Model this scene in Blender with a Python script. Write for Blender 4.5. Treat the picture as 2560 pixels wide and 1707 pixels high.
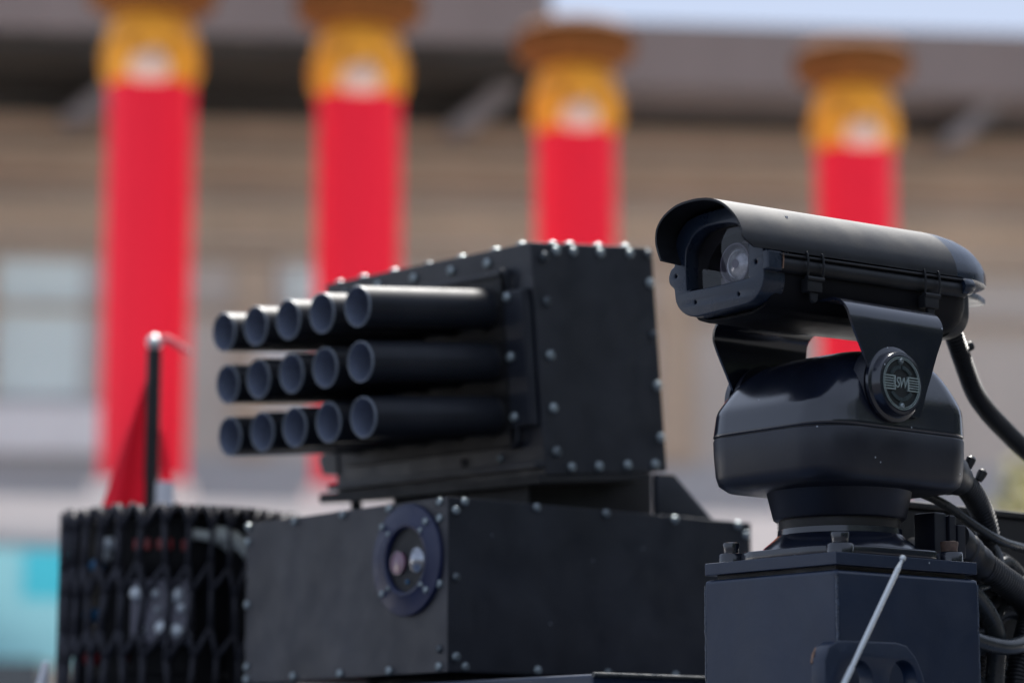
import bpy, bmesh, math, random
from math import pi, sin, cos, radians, sqrt
from mathutils import Vector, Matrix, Quaternion, noise
random.seed(7)
for o in list(bpy.data.objects): bpy.data.objects.remove(o)
S = bpy.context.scene
COL = S.collection

# ------------------------------------------------------------------ camera, sky, sun, exposure
EYE = 0.85
cam_d = bpy.data.cameras.new('camera'); cam = bpy.data.objects.new('camera', cam_d); COL.objects.link(cam)
cam.location = (0, 0, EYE)
cam.rotation_euler = (radians(90) + 0.1664, 0, 0)
cam_d.sensor_width = 36; cam_d.lens = 95.0
cam_d.clip_start = .05; cam_d.clip_end = 3000
cam_d.dof.use_dof = True; cam_d.dof.focus_distance = 3.29; cam_d.dof.aperture_fstop = 2.3
S.camera = cam
SUN_DIR = Vector((0.10, 0.52, 1.0)).normalized()
SUN_EL = math.asin(SUN_DIR.z); SUN_AZ = math.atan2(SUN_DIR.x, SUN_DIR.y)
W = bpy.data.worlds.new('World'); S.world = W; W.use_nodes = True
nt = W.node_tree; nt.nodes.clear()
sky = nt.nodes.new('ShaderNodeTexSky'); sky.sky_type = 'NISHITA'; sky.sun_disc = False
sky.sun_elevation = SUN_EL; sky.sun_rotation = SUN_AZ; sky.air_density = 1.0; sky.dust_density = 1.2; sky.ozone_density = 1.5
hs = nt.nodes.new('ShaderNodeHueSaturation'); hs.inputs['Saturation'].default_value = 0.72
bg = nt.nodes.new('ShaderNodeBackground'); bg.inputs['Strength'].default_value = 0.15
wo = nt.nodes.new('ShaderNodeOutputWorld')
veil = nt.nodes.new('ShaderNodeMix'); veil.data_type = 'RGBA'; veil.inputs[0].default_value = 0.94     # thin even cloud
veil.inputs[7].default_value = (0.74, 0.85, 1.10, 1)
nt.links.new(sky.outputs[0], hs.inputs['Color']); nt.links.new(hs.outputs[0], veil.inputs[6]); nt.links.new(veil.outputs[2], bg.inputs[0]); nt.links.new(bg.outputs[0], wo.inputs[0])
sun_d = bpy.data.lights.new('sun', 'SUN'); sun_d.energy = 3.0; sun_d.angle = radians(18); sun_d.color = (1, .96, .9)
sun = bpy.data.objects.new('sun', sun_d); COL.objects.link(sun)
sun.rotation_euler = SUN_DIR.to_track_quat('Z', 'Y').to_euler(); sun.location = (0, 0, 30)
S.view_settings.view_transform = 'Standard'; S.view_settings.look = 'None'
S.view_settings.exposure = 2.08; S.view_settings.gamma = 1.0; S.view_settings.use_curve_mapping = False
S.render.engine = 'CYCLES'
S.cycles.max_bounces = 8; S.cycles.use_denoising = True

# ------------------------------------------------------------------ materials
def new_mat(name):
    m = bpy.data.materials.new(name); m.use_nodes = True
    n = m.node_tree.nodes; n.clear()
    out = n.new('ShaderNodeOutputMaterial'); b = n.new('ShaderNodeBsdfPrincipled')
    m.node_tree.links.new(b.outputs[0], out.inputs[0])
    return m, m.node_tree, b, out

def surf(name, col, rough=.5, metal=0., var=.15, scale=12., rvar=.1, bump=.0, bscale=200., spec=.5, coat=0., specks=0., speck_col=(.35, .38, .42), streak=False, dust=0., scuff=0.):
    """base colour mottled by noise, roughness varied, fine bump, optional sparse dust specks"""
    m, t, b, out = new_mat(name)
    L = t.links.new
    tc = t.nodes.new('ShaderNodeTexCoord')
    mp = t.nodes.new('ShaderNodeMapping'); L(tc.outputs['Object'], mp.inputs[0])
    if streak: mp.inputs['Scale'].default_value = (1, 1, .12)
    n1 = t.nodes.new('ShaderNodeTexNoise'); n1.inputs['Scale'].default_value = scale; n1.inputs['Detail'].default_value = 6
    n1.inputs['Roughness'].default_value = .6
    L(mp.outputs[0], n1.inputs['Vector'])
    rmp = t.nodes.new('ShaderNodeValToRGB')
    lo = [max(0, c * (1 - var)) for c in col]; hi = [min(1, c * (1 + var)) for c in col]
    rmp.color_ramp.elements[0].position = .3; rmp.color_ramp.elements[1].position = .7
    rmp.color_ramp.elements[0].color = (*lo, 1); rmp.color_ramp.elements[1].color = (*hi, 1)
    L(n1.outputs['Fac'], rmp.inputs[0])
    colout = rmp.outputs[0]
    if specks > 0:
        v = t.nodes.new('ShaderNodeTexVoronoi'); v.inputs['Scale'].default_value = 110
        L(tc.outputs['Object'], v.inputs['Vector'])
        cr = t.nodes.new('ShaderNodeMath'); cr.operation = 'LESS_THAN'; cr.inputs[1].default_value = .13
        L(v.outputs['Distance'], cr.inputs[0])
        sp = t.nodes.new('ShaderNodeSeparateColor'); L(v.outputs['Color'], sp.inputs[0])
        g = t.nodes.new('ShaderNodeMath'); g.operation = 'LESS_THAN'; g.inputs[1].default_value = specks
        L(sp.outputs[0], g.inputs[0])
        mu = t.nodes.new('ShaderNodeMath'); mu.operation = 'MULTIPLY'; L(cr.outputs[0], mu.inputs[0]); L(g.outputs[0], mu.inputs[1])
        mx = t.nodes.new('ShaderNodeMix'); mx.data_type = 'RGBA'; L(mu.outputs[0], mx.inputs[0]); L(colout, mx.inputs[6])
        mx.inputs[7].default_value = (*speck_col, 1); colout = mx.outputs[2]
    def mixin(fac, c):
        mx = t.nodes.new('ShaderNodeMix'); mx.data_type = 'RGBA'; L(fac, mx.inputs[0]); L(colout, mx.inputs[6]); mx.inputs[7].default_value = (*c, 1); return mx.outputs[2]
    def mapr(v, a, b_, c, d):
        m_ = t.nodes.new('ShaderNodeMapRange'); L(v, m_.inputs[0])
        for k, x in zip(('From Min', 'From Max', 'To Min', 'To Max'), (a, b_, c, d)): m_.inputs[k].default_value = x
        return m_.outputs[0]
    if dust > 0:                              # soft patches of settled dust and wiped marks
        nd = t.nodes.new('ShaderNodeTexNoise'); nd.inputs['Scale'].default_value = 9; nd.inputs['Detail'].default_value = 9; nd.inputs['Roughness'].default_value = .72; nd.inputs['Distortion'].default_value = .6
        L(tc.outputs['Object'], nd.inputs['Vector']); colout = mixin(mapr(nd.outputs['Fac'], .46, .78, 0, dust), (.16, .165, .17))
    if scuff > 0:                             # thin curved scratches, in patches
        ns_ = t.nodes.new('ShaderNodeTexNoise'); ns_.inputs['Scale'].default_value = 16; ns_.inputs['Detail'].default_value = 1.5
        L(tc.outputs['Object'], ns_.inputs['Vector'])
        ab = t.nodes.new('ShaderNodeMath'); ab.operation = 'COMPARE'; ab.inputs[1].default_value = .5; ab.inputs[2].default_value = .0035; L(ns_.outputs['Fac'], ab.inputs[0])
        nm = t.nodes.new('ShaderNodeTexNoise'); nm.inputs['Scale'].default_value = 11; L(tc.outputs['Object'], nm.inputs['Vector'])
        mm = t.nodes.new('ShaderNodeMath'); mm.operation = 'MULTIPLY'; L(ab.outputs[0], mm.inputs[0]); L(mapr(nm.outputs['Fac'], .55, .68, 0, scuff), mm.inputs[1])
        colout = mixin(mm.outputs[0], (.20, .21, .22))
    L(colout, b.inputs['Base Color'])
    n2 = t.nodes.new('ShaderNodeTexNoise'); n2.inputs['Scale'].default_value = scale * 2.3; n2.inputs['Detail'].default_value = 8
    L(mp.outputs[0], n2.inputs['Vector'])
    mr = t.nodes.new('ShaderNodeMapRange'); mr.inputs['From Min'].default_value = .25; mr.inputs['From Max'].default_value = .75
    mr.inputs['To Min'].default_value = max(.03, rough - rvar); mr.inputs['To Max'].default_value = min(1, rough + rvar)
    L(n2.outputs['Fac'], mr.inputs[0]); L(mr.outputs[0], b.inputs['Roughness'])
    b.inputs['Metallic'].default_value = metal; b.inputs['Specular IOR Level'].default_value = spec
    b.inputs['Coat Weight'].default_value = coat; b.inputs['Coat Roughness'].default_value = .15
    if bump > 0:
        n3 = t.nodes.new('ShaderNodeTexNoise'); n3.inputs['Scale'].default_value = bscale; n3.inputs['Detail'].default_value = 4
        L(tc.outputs['Object'], n3.inputs['Vector'])
        bp = t.nodes.new('ShaderNodeBump'); bp.inputs['Strength'].default_value = bump; bp.inputs['Distance'].default_value = .002
        L(n3.outputs['Fac'], bp.inputs['Height']); L(bp.outputs[0], b.inputs['Normal'])
    return m

M = {}
M['paint'] = surf('matt black armour paint', (.0130, .0155, .0230), .42, var=.25, scale=9, rvar=.1, bump=.12, bscale=260, specks=.008, dust=.08)
M['paint_dusty_lit'] = surf('dusty lit black armour paint', (.027, .028, .036), .5, var=.25, scale=9, rvar=.1, bump=.12, bscale=260, specks=.008, dust=.12)  # dusty front panel, its sky-lit lightness also put into the colour
M['paint_tube'] = surf('satin black tube paint', (.016, .018, .024), .52, var=.15, scale=14, rvar=.06, bump=.04, bscale=300, spec=.22, coat=.08, dust=.06)
M['muzzle'] = surf('worn muzzle edge', (.15, .175, .21), .4, var=.15, scale=40)
M['bore'] = surf('grey tube bore', (.20, .23, .31), .38, var=.12, scale=20, rvar=.08)
M['paint_dark'] = surf('flat black paint', (.006, .006, .0075), .55, var=.3, scale=14)
M['paint_blue'] = surf('blue black satin paint', (.008, .019, .047), .36, var=.2, scale=7, rvar=.08, bump=.05, bscale=230, specks=.014, dust=.10)
M['weld'] = surf('weld bead paint', (.03, .045, .075), .3, var=.5, scale=160)
M['ring'] = surf('navy anodised ring', (.010, .016, .058), .42, var=.15, scale=20)
M['gloss'] = surf('glossy black painted casting', (.007, .010, .021), .2, var=.2, scale=10, rvar=.05, bump=.05, bscale=170, specks=.035, spec=.6, coat=.6, dust=.05)
M['gloss_low'] = surf('satin black painted casting', (.008, .010, .019), .40, var=.2, scale=10, rvar=.07, bump=.06, bscale=170, specks=.035, dust=.05)
M['shield'] = surf('satin black aluminium', (.009, .010, .013), .48, var=.2, scale=12, rvar=.08, spec=.32, bump=.04, bscale=220, dust=.07)
M['shield_in'] = surf('flat black inner shield', (.006, .006, .008), .6)
M['body_dark'] = surf('matt black housing underside', (.005, .0055, .008), .5, var=.2, scale=12, rvar=.06, spec=.12)
M['drum'] = surf('plain black drum', (.004, .004, .005), .6, spec=.2)  # drum darker than the mesh in front of it
M['frame'] = surf('blue black camera frame', (.010, .018, .036), .3, var=.2, scale=22, rvar=.08, bump=.06, bscale=300)
M['steel'] = surf('zinc plated bolt', (.36, .41, .42), .45, metal=.75, var=.45, scale=45, rvar=.12)
nt_ = M['steel'].node_tree; bs_ = [n for n in nt_.nodes if n.type == 'BSDF_PRINCIPLED'][0]      # some heads bright, some painted over or grimy
oi = nt_.nodes.new('ShaderNodeObjectInfo'); cr_ = nt_.nodes.new('ShaderNodeValToRGB'); ml = nt_.nodes.new('ShaderNodeMix'); ml.data_type = 'RGBA'; ml.blend_type = 'MULTIPLY'; ml.inputs[0].default_value = 1
cr_.color_ramp.elements[0].color = (.25, .25, .27, 1); cr_.color_ramp.elements[1].position = .28; cr_.color_ramp.elements[1].color = (1, 1, 1, 1)
src_ = bs_.inputs['Base Color'].links[0].from_socket
nt_.links.new(oi.outputs['Random'], cr_.inputs[0]); nt_.links.new(src_, ml.inputs[6]); nt_.links.new(cr_.outputs[0], ml.inputs[7]); nt_.links.new(ml.outputs[2], bs_.inputs['Base Color'])
M['steel_dark'] = surf('dark bolt', (.06, .06, .065), .4, metal=.6, var=.2, scale=60)
M['brass'] = surf('rusty screw', (.55, .20, .08), .6, var=.4, scale=300)
M['rust'] = surf('rust worn edge', (.22, .13, .085), .7, var=.4, scale=120)
M['rust_dull'] = surf('dull rusted bolt', (.10, .062, .048), .7, var=.4, scale=120)
M['chrome'] = surf('bright telescopic rod', (.62, .66, .68), .3, metal=.35, var=.03, scale=9, rvar=.03)
M['rubber'] = surf('black ribbed conduit', (.010, .011, .014), .45, var=.2, scale=30)
M['cable'] = surf('dark pvc cable', (.030, .034, .037), .30, var=.2, scale=30)
M['liner'] = surf('grey camera liner', (.62, .60, .63), .6, var=.05, scale=5)
M['badge'] = surf('grey badge', (.075, .10, .105), .38, metal=.3, var=.2, scale=80)
M['badge_rib'] = surf('badge raised print', (.42, .50, .50), .35, metal=.6, var=.15, scale=120)
M['badge_bg'] = surf('badge recess', (.010, .013, .015), .4, var=.2, scale=90)
M['lens_pink'] = surf('pink coated lens', (.16, .05, .10), .12, var=.2, scale=40, coat=1)
M['lens_clear'] = surf('clear lens', (.30, .32, .36), .08, metal=.8, var=.3, scale=60, coat=1)
M['lens_pale'] = surf('pale coated camera lens', (.60, .68, .72), .2, metal=.35, var=.6, scale=38, coat=1)
M['lens_dark'] = surf('dark recess', (.006, .007, .010), .6)
M['led'] = surf('small blue indicator', (.01, .10, .22), .3)
M['red_lens'] = surf('red reflector', (.22, .008, .010), .3, var=.2, scale=40)
M['grey_part'] = surf('grey housing', (.15, .145, .18), .42, var=.25, scale=30)
M['white_cable'] = surf('pale cable jacket', (.55, .58, .54), .45, var=.15, scale=30)
M['white_paint'] = surf('white paint', (.72, .72, .74), .5, var=.06, scale=8)
M['flag'] = surf('red flag cloth', (.82, .02, .045), .8, var=.15, scale=9, spec=.2)
M['ribbon'] = surf('pink ribbon', (.75, .16, .18), .6, var=.15, scale=40)
M['mesh'] = surf('dull black mesh paint', (.045, .045, .055), .55, var=.3, scale=40, spec=.2)
tn = M['flag'].node_tree; pb = [n for n in tn.nodes if n.type == 'BSDF_PRINCIPLED'][0]; ob_ = [n for n in tn.nodes if n.type == 'OUTPUT_MATERIAL'][0]    # thin cloth lets light through
tl = tn.nodes.new('ShaderNodeBsdfTranslucent'); tl.inputs[0].default_value = (.85, .03, .05, 1); ms_ = tn.nodes.new('ShaderNodeMixShader'); ms_.inputs[0].default_value = .17
tn.links.new(pb.outputs[0], ms_.inputs[1]); tn.links.new(tl.outputs[0], ms_.inputs[2]); tn.links.new(ms_.outputs[0], ob_.inputs[0])
M['track'] = surf('track rubber', (.02, .02, .02), .8)
# surroundings
M['ground'] = surf('dark asphalt', (.032, .032, .035), .85, var=.2, scale=3, bump=.3, bscale=60)
M['plaza'] = surf('pale plaza paving', (.60, .58, .56), .8, var=.1, scale=.6, bump=.2, bscale=30)
M['stone_fascia'] = surf('mauve granite', (.195, .16, .155), .7, var=.12, scale=.7, streak=True)
M['stone_shade_brown'] = surf('brown frieze stone', (.33, .24, .175), .75, var=.14, scale=.6)  # stone brown deepened with the shade of the eaves
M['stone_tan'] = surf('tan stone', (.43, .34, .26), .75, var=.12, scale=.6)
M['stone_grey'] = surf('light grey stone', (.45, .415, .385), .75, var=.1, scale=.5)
M['stone_sky_blue'] = surf('sky tinted grey stone', (.35, .36, .385), .75, var=.1, scale=.5)  # bluish skylight on the low wall put into the colour
M['marble'] = surf('pale marble', (.56, .52, .52), .55, var=.06, scale=1.5)
M['eaves_shade'] = surf('dark eaves shade', (.030, .027, .024), .5, var=.4, scale=1.2)  # near black colour stands for the shade under the cornice
M['strut'] = surf('grey strut', (.19, .175, .185), .6, var=.1, scale=2)
M['red'] = surf('red pillar lacquer', (.80, .009, .034), .5, var=.14, scale=1.1, streak=True, rvar=.05, spec=.3)
M['gold'] = surf('gilded capital', (.78, .29, .016), .5, metal=.1, var=.5, scale=7, rvar=.1)
M['gold_shade'] = surf('shaded gold abacus', (.13, .048, .012), .85, metal=.0, var=.25, scale=5, spec=.15)  # gilding with the shade on the abacus put into its colour
M['pale_orn'] = surf('pale ornament', (.66, .46, .38), .5, var=.06, scale=4)
M['cyan'] = surf('turquoise board', (.05, .50, .62), .5, var=.08, scale=.6)
M['cyan_pale'] = surf('pale turquoise board', (.28, .60, .66), .5, var=.1, scale=.6)
M['dark_panel'] = surf('dark slate panel', (.03, .04, .052), .6)
M['window'] = surf('sky toned window glass', (.62, .72, .72), .15, var=.08, scale=.5, rvar=.05)  # sky reflection painted into the pale base colour
M['winframe'] = surf('grey window frame', (.48, .48, .48), .5)
M['leaf'] = surf('yellow green leaf', (.20, .20, .015), .6, var=.4, scale=6)
M['bark'] = surf('bark', (.08, .06, .045), .8)

def glass_mat(name, tint, gl):
    m, t, b, out = new_mat(name); t.nodes.remove(b); L = t.links.new
    tr = t.nodes.new('ShaderNodeBsdfTransparent'); tr.inputs[0].default_value = (*tint, 1)
    g = t.nodes.new('ShaderNodeBsdfGlossy'); g.inputs['Roughness'].default_value = .03; g.inputs[0].default_value = (1, 1, 1, 1)
    f = t.nodes.new('ShaderNodeFresnel'); f.inputs[0].default_value = gl
    ge = t.nodes.new('ShaderNodeNewGeometry'); k = t.nodes.new('ShaderNodeMath'); k.operation = 'SUBTRACT'; k.inputs[0].default_value = 1   # inner faces pass light straight on
    L(ge.outputs['Backfacing'], k.inputs[1]); k2 = t.nodes.new('ShaderNodeMath'); k2.operation = 'MULTIPLY'; L(k.outputs[0], k2.inputs[0]); L(f.outputs[0], k2.inputs[1])
    mx = t.nodes.new('ShaderNodeMixShader'); L(k2.outputs[0], mx.inputs[0]); L(tr.outputs[0], mx.inputs[1]); L(g.outputs[0], mx.inputs[2])
    L(mx.outputs[0], out.inputs[0]); return m
M['pane'] = glass_mat('camera window glass', (.86, .85, .87), 1.45)

# ------------------------------------------------------------------ mesh builder
class MB:
    def __init__(s): s.v = []; s.f = []
    def add(s, vs, fs):
        k = len(s.v); s.v += [tuple(v) for v in vs]; s.f += [tuple(i + k for i in f) for f in fs]; return s
    def box(s, a, b):
        x0, y0, z0 = a; x1, y1, z1 = b
        return s.add([(x0,y0,z0),(x1,y0,z0),(x1,y1,z0),(x0,y1,z0),(x0,y0,z1),(x1,y0,z1),(x1,y1,z1),(x0,y1,z1)],
                     [(0,3,2,1),(4,5,6,7),(0,1,5,4),(1,2,6,5),(2,3,7,6),(3,0,4,7)])
    def prism(s, poly, axis, a0, a1):
        def P(u, v, a):
            return {'x': (a, u, v), 'y': (u, a, v), 'z': (u, v, a)}[axis]
        n = len(poly); vs = [P(u, v, a0) for u, v in poly] + [P(u, v, a1) for u, v in poly]
        fs = [tuple(range(n))[::-1], tuple(range(n, 2 * n))] + [(i, (i + 1) % n, n + (i + 1) % n, n + i) for i in range(n)]
        return s.add(vs, fs)
    def loft(s, rings, cap0=True, cap1=True):
        n = len(rings[0]); k = len(s.v); vs = [p for r in rings for p in r]; fs = []
        for j in range(len(rings) - 1):
            for i in range(n):
                a = j * n + i; b = j * n + (i + 1) % n
                fs.append((a, b, b + n, a + n))
        if cap0: fs.append(tuple(range(n))[::-1])
        if cap1: fs.append(tuple(range((len(rings) - 1) * n, len(rings) * n)))
        return s.add(vs, fs)
    def lathe(s, o, ax, prof, n=24, cap0=True, cap1=True):
        ax = Vector(ax).normalized(); u = ax.orthogonal().normalized(); w = ax.cross(u); o = Vector(o)
        rings = [[o + ax * h + (u * cos(2*pi*i/n) + w * sin(2*pi*i/n)) * max(r, 1e-5) for i in range(n)] for r, h in prof]
        return s.loft(rings, cap0, cap1)
    def tube(s, pts, r, n=12, caps=True):
        pts = [Vector(p) for p in pts]; rings = []
        t0 = (pts[1] - pts[0]).normalized(); u = t0.orthogonal().normalized()
        for i, p in enumerate(pts):
            t = (pts[min(i+1, len(pts)-1)] - pts[max(i-1, 0)]).normalized()
            u = (u - t * u.dot(t)).normalized(); w = t.cross(u)
            rr = r(i / (len(pts) - 1)) if callable(r) else r
            rings.append([p + (u * cos(2*pi*k/n) + w * sin(2*pi*k/n)) * rr for k in range(n)])
        return s.loft(rings, caps, caps)

def spline(pts, n=12):
    """Catmull-Rom through pts"""
    P = [Vector(p) for p in pts]; P = [P[0] * 2 - P[1]] + P + [P[-1] * 2 - P[-2]]; out = []
    for i in range(1, len(P) - 2):
        for k in range(n):
            t = k / n; a, b, c, d = P[i-1], P[i], P[i+1], P[i+2]
            out.append(.5 * ((2*b) + (c - a)*t + (2*a - 5*b + 4*c - d)*t*t + (3*b - a - 3*c + d)*t**3))
    out.append(P[-2]); return out

def rrect(hx, hy, r, n=6, cx=0, cy=0):
    out = []
    for q, (sx, sy) in enumerate(((1,1),(-1,1),(-1,-1),(1,-1))):
        for k in range(n + 1):
            a = q * pi/2 + k / n * pi/2
            out.append((cx + sx * (hx - r) + r * cos(a), cy + sy * (hy - r) + r * sin(a)))
    return out

# ------------------------------------------------------------------ frames: vehicle axes x = back along its right side, y = across, z = up
YAW = 0.6859
VO = Vector((.4031, 3.3160, 0))
VEH = Matrix.Translation(VO) @ Matrix.Rotation(YAW, 4, 'Z')
# launcher axes inside the vehicle frame (depressed about 5.6 degrees, rolled 1 degree)
def launcher_frame():
    yw, pt, ro = .7076 - YAW, .0982, .0179
    r = Vector((cos(yw), sin(yw), 0)); l = Vector((-sin(yw), cos(yw), 0)); z = Vector((0, 0, 1))
    r2 = r * cos(pt) + z * sin(pt); z2 = z * cos(pt) - r * sin(pt)
    l2 = l * cos(ro) + z2 * sin(ro); z3 = z2 * cos(ro) - l * sin(ro)
    m = Matrix((r2, l2, z3)).transposed().to_4x4(); m.translation = Vector((.0987, .7126, 1.6602)); return m
LAU = launcher_frame()
TC = Vector((-.0751, .6868, 1.2671))
TUR = Matrix.Translation(TC)
ID = Matrix.Identity(4)

BASE = {}
def thing(name, label, cat, base=(0, 0, 0), world=None, rotz=None, group=None):
    o = bpy.data.objects.new(name, None); COL.objects.link(o); o.empty_display_size = .05
    if world is None:
        o.location = VEH @ Vector(base); o.rotation_euler = (0, 0, YAW)
    else:
        o.location = world; o.rotation_euler = (0, 0, rotz or 0)
    o['label'] = label; o['category'] = cat; o['kind'] = 'thing'
    if group: o['group'] = group
    BASE[o.name] = Vector(base); return o
def root_of(o):
    while o.parent: o = o.parent
    return o
def finish(me, smooth=40, bevel=0, seg=2):
    bm = bmesh.new(); bm.from_mesh(me)
    bmesh.ops.recalc_face_normals(bm, faces=bm.faces)
    if bevel:
        es = [e for e in bm.edges if len(e.link_faces) == 2 and e.calc_face_angle(0) > radians(35)]
        bmesh.ops.bevel(bm, geom=es, offset=bevel, segments=seg, affect='EDGES', profile=.5, clamp_overlap=True)
    bm.to_mesh(me); bm.free()
    me.shade_smooth() if hasattr(me, 'shade_smooth') else None
    for p in me.polygons: p.use_smooth = True
    if smooth: me.set_sharp_from_angle(angle=radians(smooth))
def part(name, mb, mat, parent, fr=ID, bevel=0, seg=2, smooth=40, label=None, wn=False):
    """one mesh object under parent; mb is in frame fr of the vehicle (or of the thing when it stands in the world)"""
    me = bpy.data.meshes.new(name)
    if isinstance(mb, MB):
        me.from_pydata(mb.v, [], mb.f)
        finish(me, smooth, bevel, seg)
    else:
        me = mb
    me.transform(Matrix.Translation(-BASE[root_of(parent).name]) @ fr)
    me.update()
    me.materials.clear(); me.materials.append(M[mat])
    o = bpy.data.objects.new(name, me); COL.objects.link(o); o.parent = parent
    if label: o['label'] = label
    if bevel or wn:
        w = o.modifiers.new('wn', 'WEIGHTED_NORMAL'); w.keep_sharp = True
    return o
def plate(outer, holes, th, bev=.0008, origin=(0,0,0), ux=(1,0,0), uy=(0,0,1)):
    """flat plate with holes, centred on its mid plane, outline in (u, v)"""
    cu = bpy.data.curves.new('plate', 'CURVE'); cu.dimensions = '2D'; cu.fill_mode = 'BOTH'
    cu.extrude = th / 2 - bev; cu.bevel_depth = bev; cu.bevel_resolution = 2
    for poly in [outer] + list(holes):
        sp = cu.splines.new('POLY'); sp.points.add(len(poly) - 1); sp.use_cyclic_u = True
        for i, (u, v) in enumerate(poly): sp.points[i].co = (u, v, 0, 1)
    ob = bpy.data.objects.new('plate', cu); COL.objects.link(ob)
    dg = bpy.context.evaluated_depsgraph_get()
    me = bpy.data.meshes.new_from_object(ob.evaluated_get(dg)); bpy.data.objects.remove(ob); bpy.data.curves.remove(cu)
    bm = bmesh.new(); bm.from_mesh(me); bmesh.ops.remove_doubles(bm, verts=bm.verts, dist=1e-5); bm.to_mesh(me); bm.free()
    for p in me.polygons: p.use_smooth = True
    me.set_sharp_from_angle(angle=radians(38))
    ux = Vector(ux).normalized(); uy = Vector(uy).normalized(); uz = ux.cross(uy)
    m = Matrix((ux, uy, uz)).transposed().to_4x4(); m.translation = Vector(origin)
    me.transform(m); return me
def smooth_loop(poly, n=3):
    N = len(poly); out = []
    for i in range(N):
        a, b, c, d = (Vector(poly[(i+k) % N]) for k in (-1, 0, 1, 2))
        for k in range(n):
            t = k/n; out.append(tuple(.5*((2*b) + (c-a)*t + (2*a-5*b+4*c-d)*t*t + (3*b-a-3*c+d)*t**3)))
    return out
def circ(cx, cy, r, n=28, ry=None): return [(cx + r*cos(2*pi*i/n), cy + (ry or r)*sin(2*pi*i/n)) for i in range(n)]
def text_mesh(s, size, th):
    cu = bpy.data.curves.new('t', 'FONT'); cu.body = s; cu.size = size; cu.extrude = th; cu.align_x = 'CENTER'; cu.align_y = 'CENTER'; cu.shear = .25
    cu.space_character = .8
    ob = bpy.data.objects.new('t', cu); COL.objects.link(ob); dg = bpy.context.evaluated_depsgraph_get()
    me = bpy.data.meshes.new_from_object(ob.evaluated_get(dg)); bpy.data.objects.remove(ob); bpy.data.curves.remove(cu); return me
# shared bolt heads: dome on a thin washer, axis +z, about unit radius
def bolt_mesh(name, mat):
    mb = MB().lathe((0,0,0), (0,0,1), [(1,0),(1,.38),(.86,.66),(.55,.82),(.5,.62)], 12)
    me = bpy.data.meshes.new(name); me.from_pydata(mb.v, [], mb.f); finish(me, 45); me.materials.append(M[mat]); return me
BOLT = bolt_mesh('bolt_mesh', 'steel'); BOLT_D = bolt_mesh('dark_bolt_mesh', 'steel_dark')
def bolt(parent, pos, nrm, r=.0062, fr=ID, me=None, name='bolt'):
    o = bpy.data.objects.new(name, me or BOLT); COL.objects.link(o); o.parent = parent
    o.location = fr @ Vector(pos) - BASE[root_of(parent).name]
    n = (fr.to_3x3() @ Vector(nrm)).normalized()
    q = n.to_track_quat('Z', 'Y') @ Quaternion((0, 0, 1), random.uniform(0, 6.28))
    o.rotation_mode = 'QUATERNION'; o.rotation_quaternion = q
    k = r * random.uniform(.93, 1.06); o.scale = (k, k, k * random.uniform(.9, 1.05)); return o
def structure(name, mb, mat, smooth=40):
    me = bpy.data.meshes.new(name); me.from_pydata(mb.v, [], mb.f); finish(me, smooth); me.materials.append(M[mat])
    o = bpy.data.objects.new(name, me); COL.objects.link(o); o['kind'] = 'structure'; o['label'] = name.replace('_', ' '); return o

# ================================================================== SETTING
g = structure('ground', MB().add([(-900,-900,0),(900,-900,0),(900,900,0),(-900,900,0)], [(0,1,2,3)]), 'ground')
g['label'] = 'dark asphalt ground under the tracked vehicle'

# unseen tree belt added on the right to darken reflections and block sky
mb = MB(); NA, NZ = 150, 14; a0, a1 = radians(-82), radians(42)
for k in range(NA+1):
    a = a0 + (a1-a0)*k/NA
    for j in range(NZ+1):
        q = j/NZ; top = 17 + 4*noise.noise(Vector((a*9, 0, 3)))
        r = 44 + 3.5*noise.noise(Vector((a*26, q*6, 0))) + 5*q*q + 2*noise.noise(Vector((a*70, q*15, 7)))
        mb.v.append((r*cos(a), r*sin(a), q*top))
for k in range(NA):
    for j in range(NZ):
        i0 = k*(NZ+1)+j; mb.f.append((i0, i0+NZ+1, i0+NZ+2, i0+1))
M['added_trees'] = surf('added dark belt foliage', (.035, .05, .028), .8, var=.5, scale=.8)
tb = structure('added_tree_belt', mb, 'added_trees'); tb['kind'] = 'stuff'; tb['label'] = 'unseen dark tree belt added beyond the right edge to darken reflections'

pz_ = structure('plaza', MB().box((-160, 9.5, -.2), (160, 140, .12)), 'plaza'); pz_['label'] = 'pale paved plaza between the road and the terrace'
PA = radians(13.5); PO = Vector((-3.03, 22.0, 0))
PIL = Matrix.Translation(PO) @ Matrix.Rotation(PA, 4, 'Z')
mb = MB().box((-14, -1.6, 0), (22, 9, 2.86))
t = structure('terrace', mb, 'stone_grey'); t.matrix_world = PIL; t['label'] = 'raised stone terrace under the red pillars'
mb = MB().box((-14.05, -1.7, 2.66), (22.05, -1.25, 3.06))
c = structure('coping', mb, 'marble'); c.parent = t; c['label'] = 'pale stone coping along the terrace edge'

# ---- main building behind the pillars
BA = radians(6.0)
BLD = Vector((0, 40, 0))
bld = thing('stone_building', 'wide mauve and tan stone building with dark shaded eaves behind the red pillars', 'building', world=BLD, rotz=BA)
def bpart(name, a, b, mat, parent=None, label=None, bevel=0):
    return part(name, MB().box(a, b), mat, parent or bld, bevel=bevel, label=label)
bpart('shade_band', (-30, .10, 9.75), (30, 6, 10.9), 'stone_shade_brown')  # wall bands from here down step to grey, a painted eaves shade gradient
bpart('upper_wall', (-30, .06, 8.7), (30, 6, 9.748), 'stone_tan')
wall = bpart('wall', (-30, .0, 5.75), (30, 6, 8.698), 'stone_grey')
bpart('lower_wall', (-30, -.04, 2.0), (30, 6, 5.748), 'stone_sky_blue')
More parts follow.
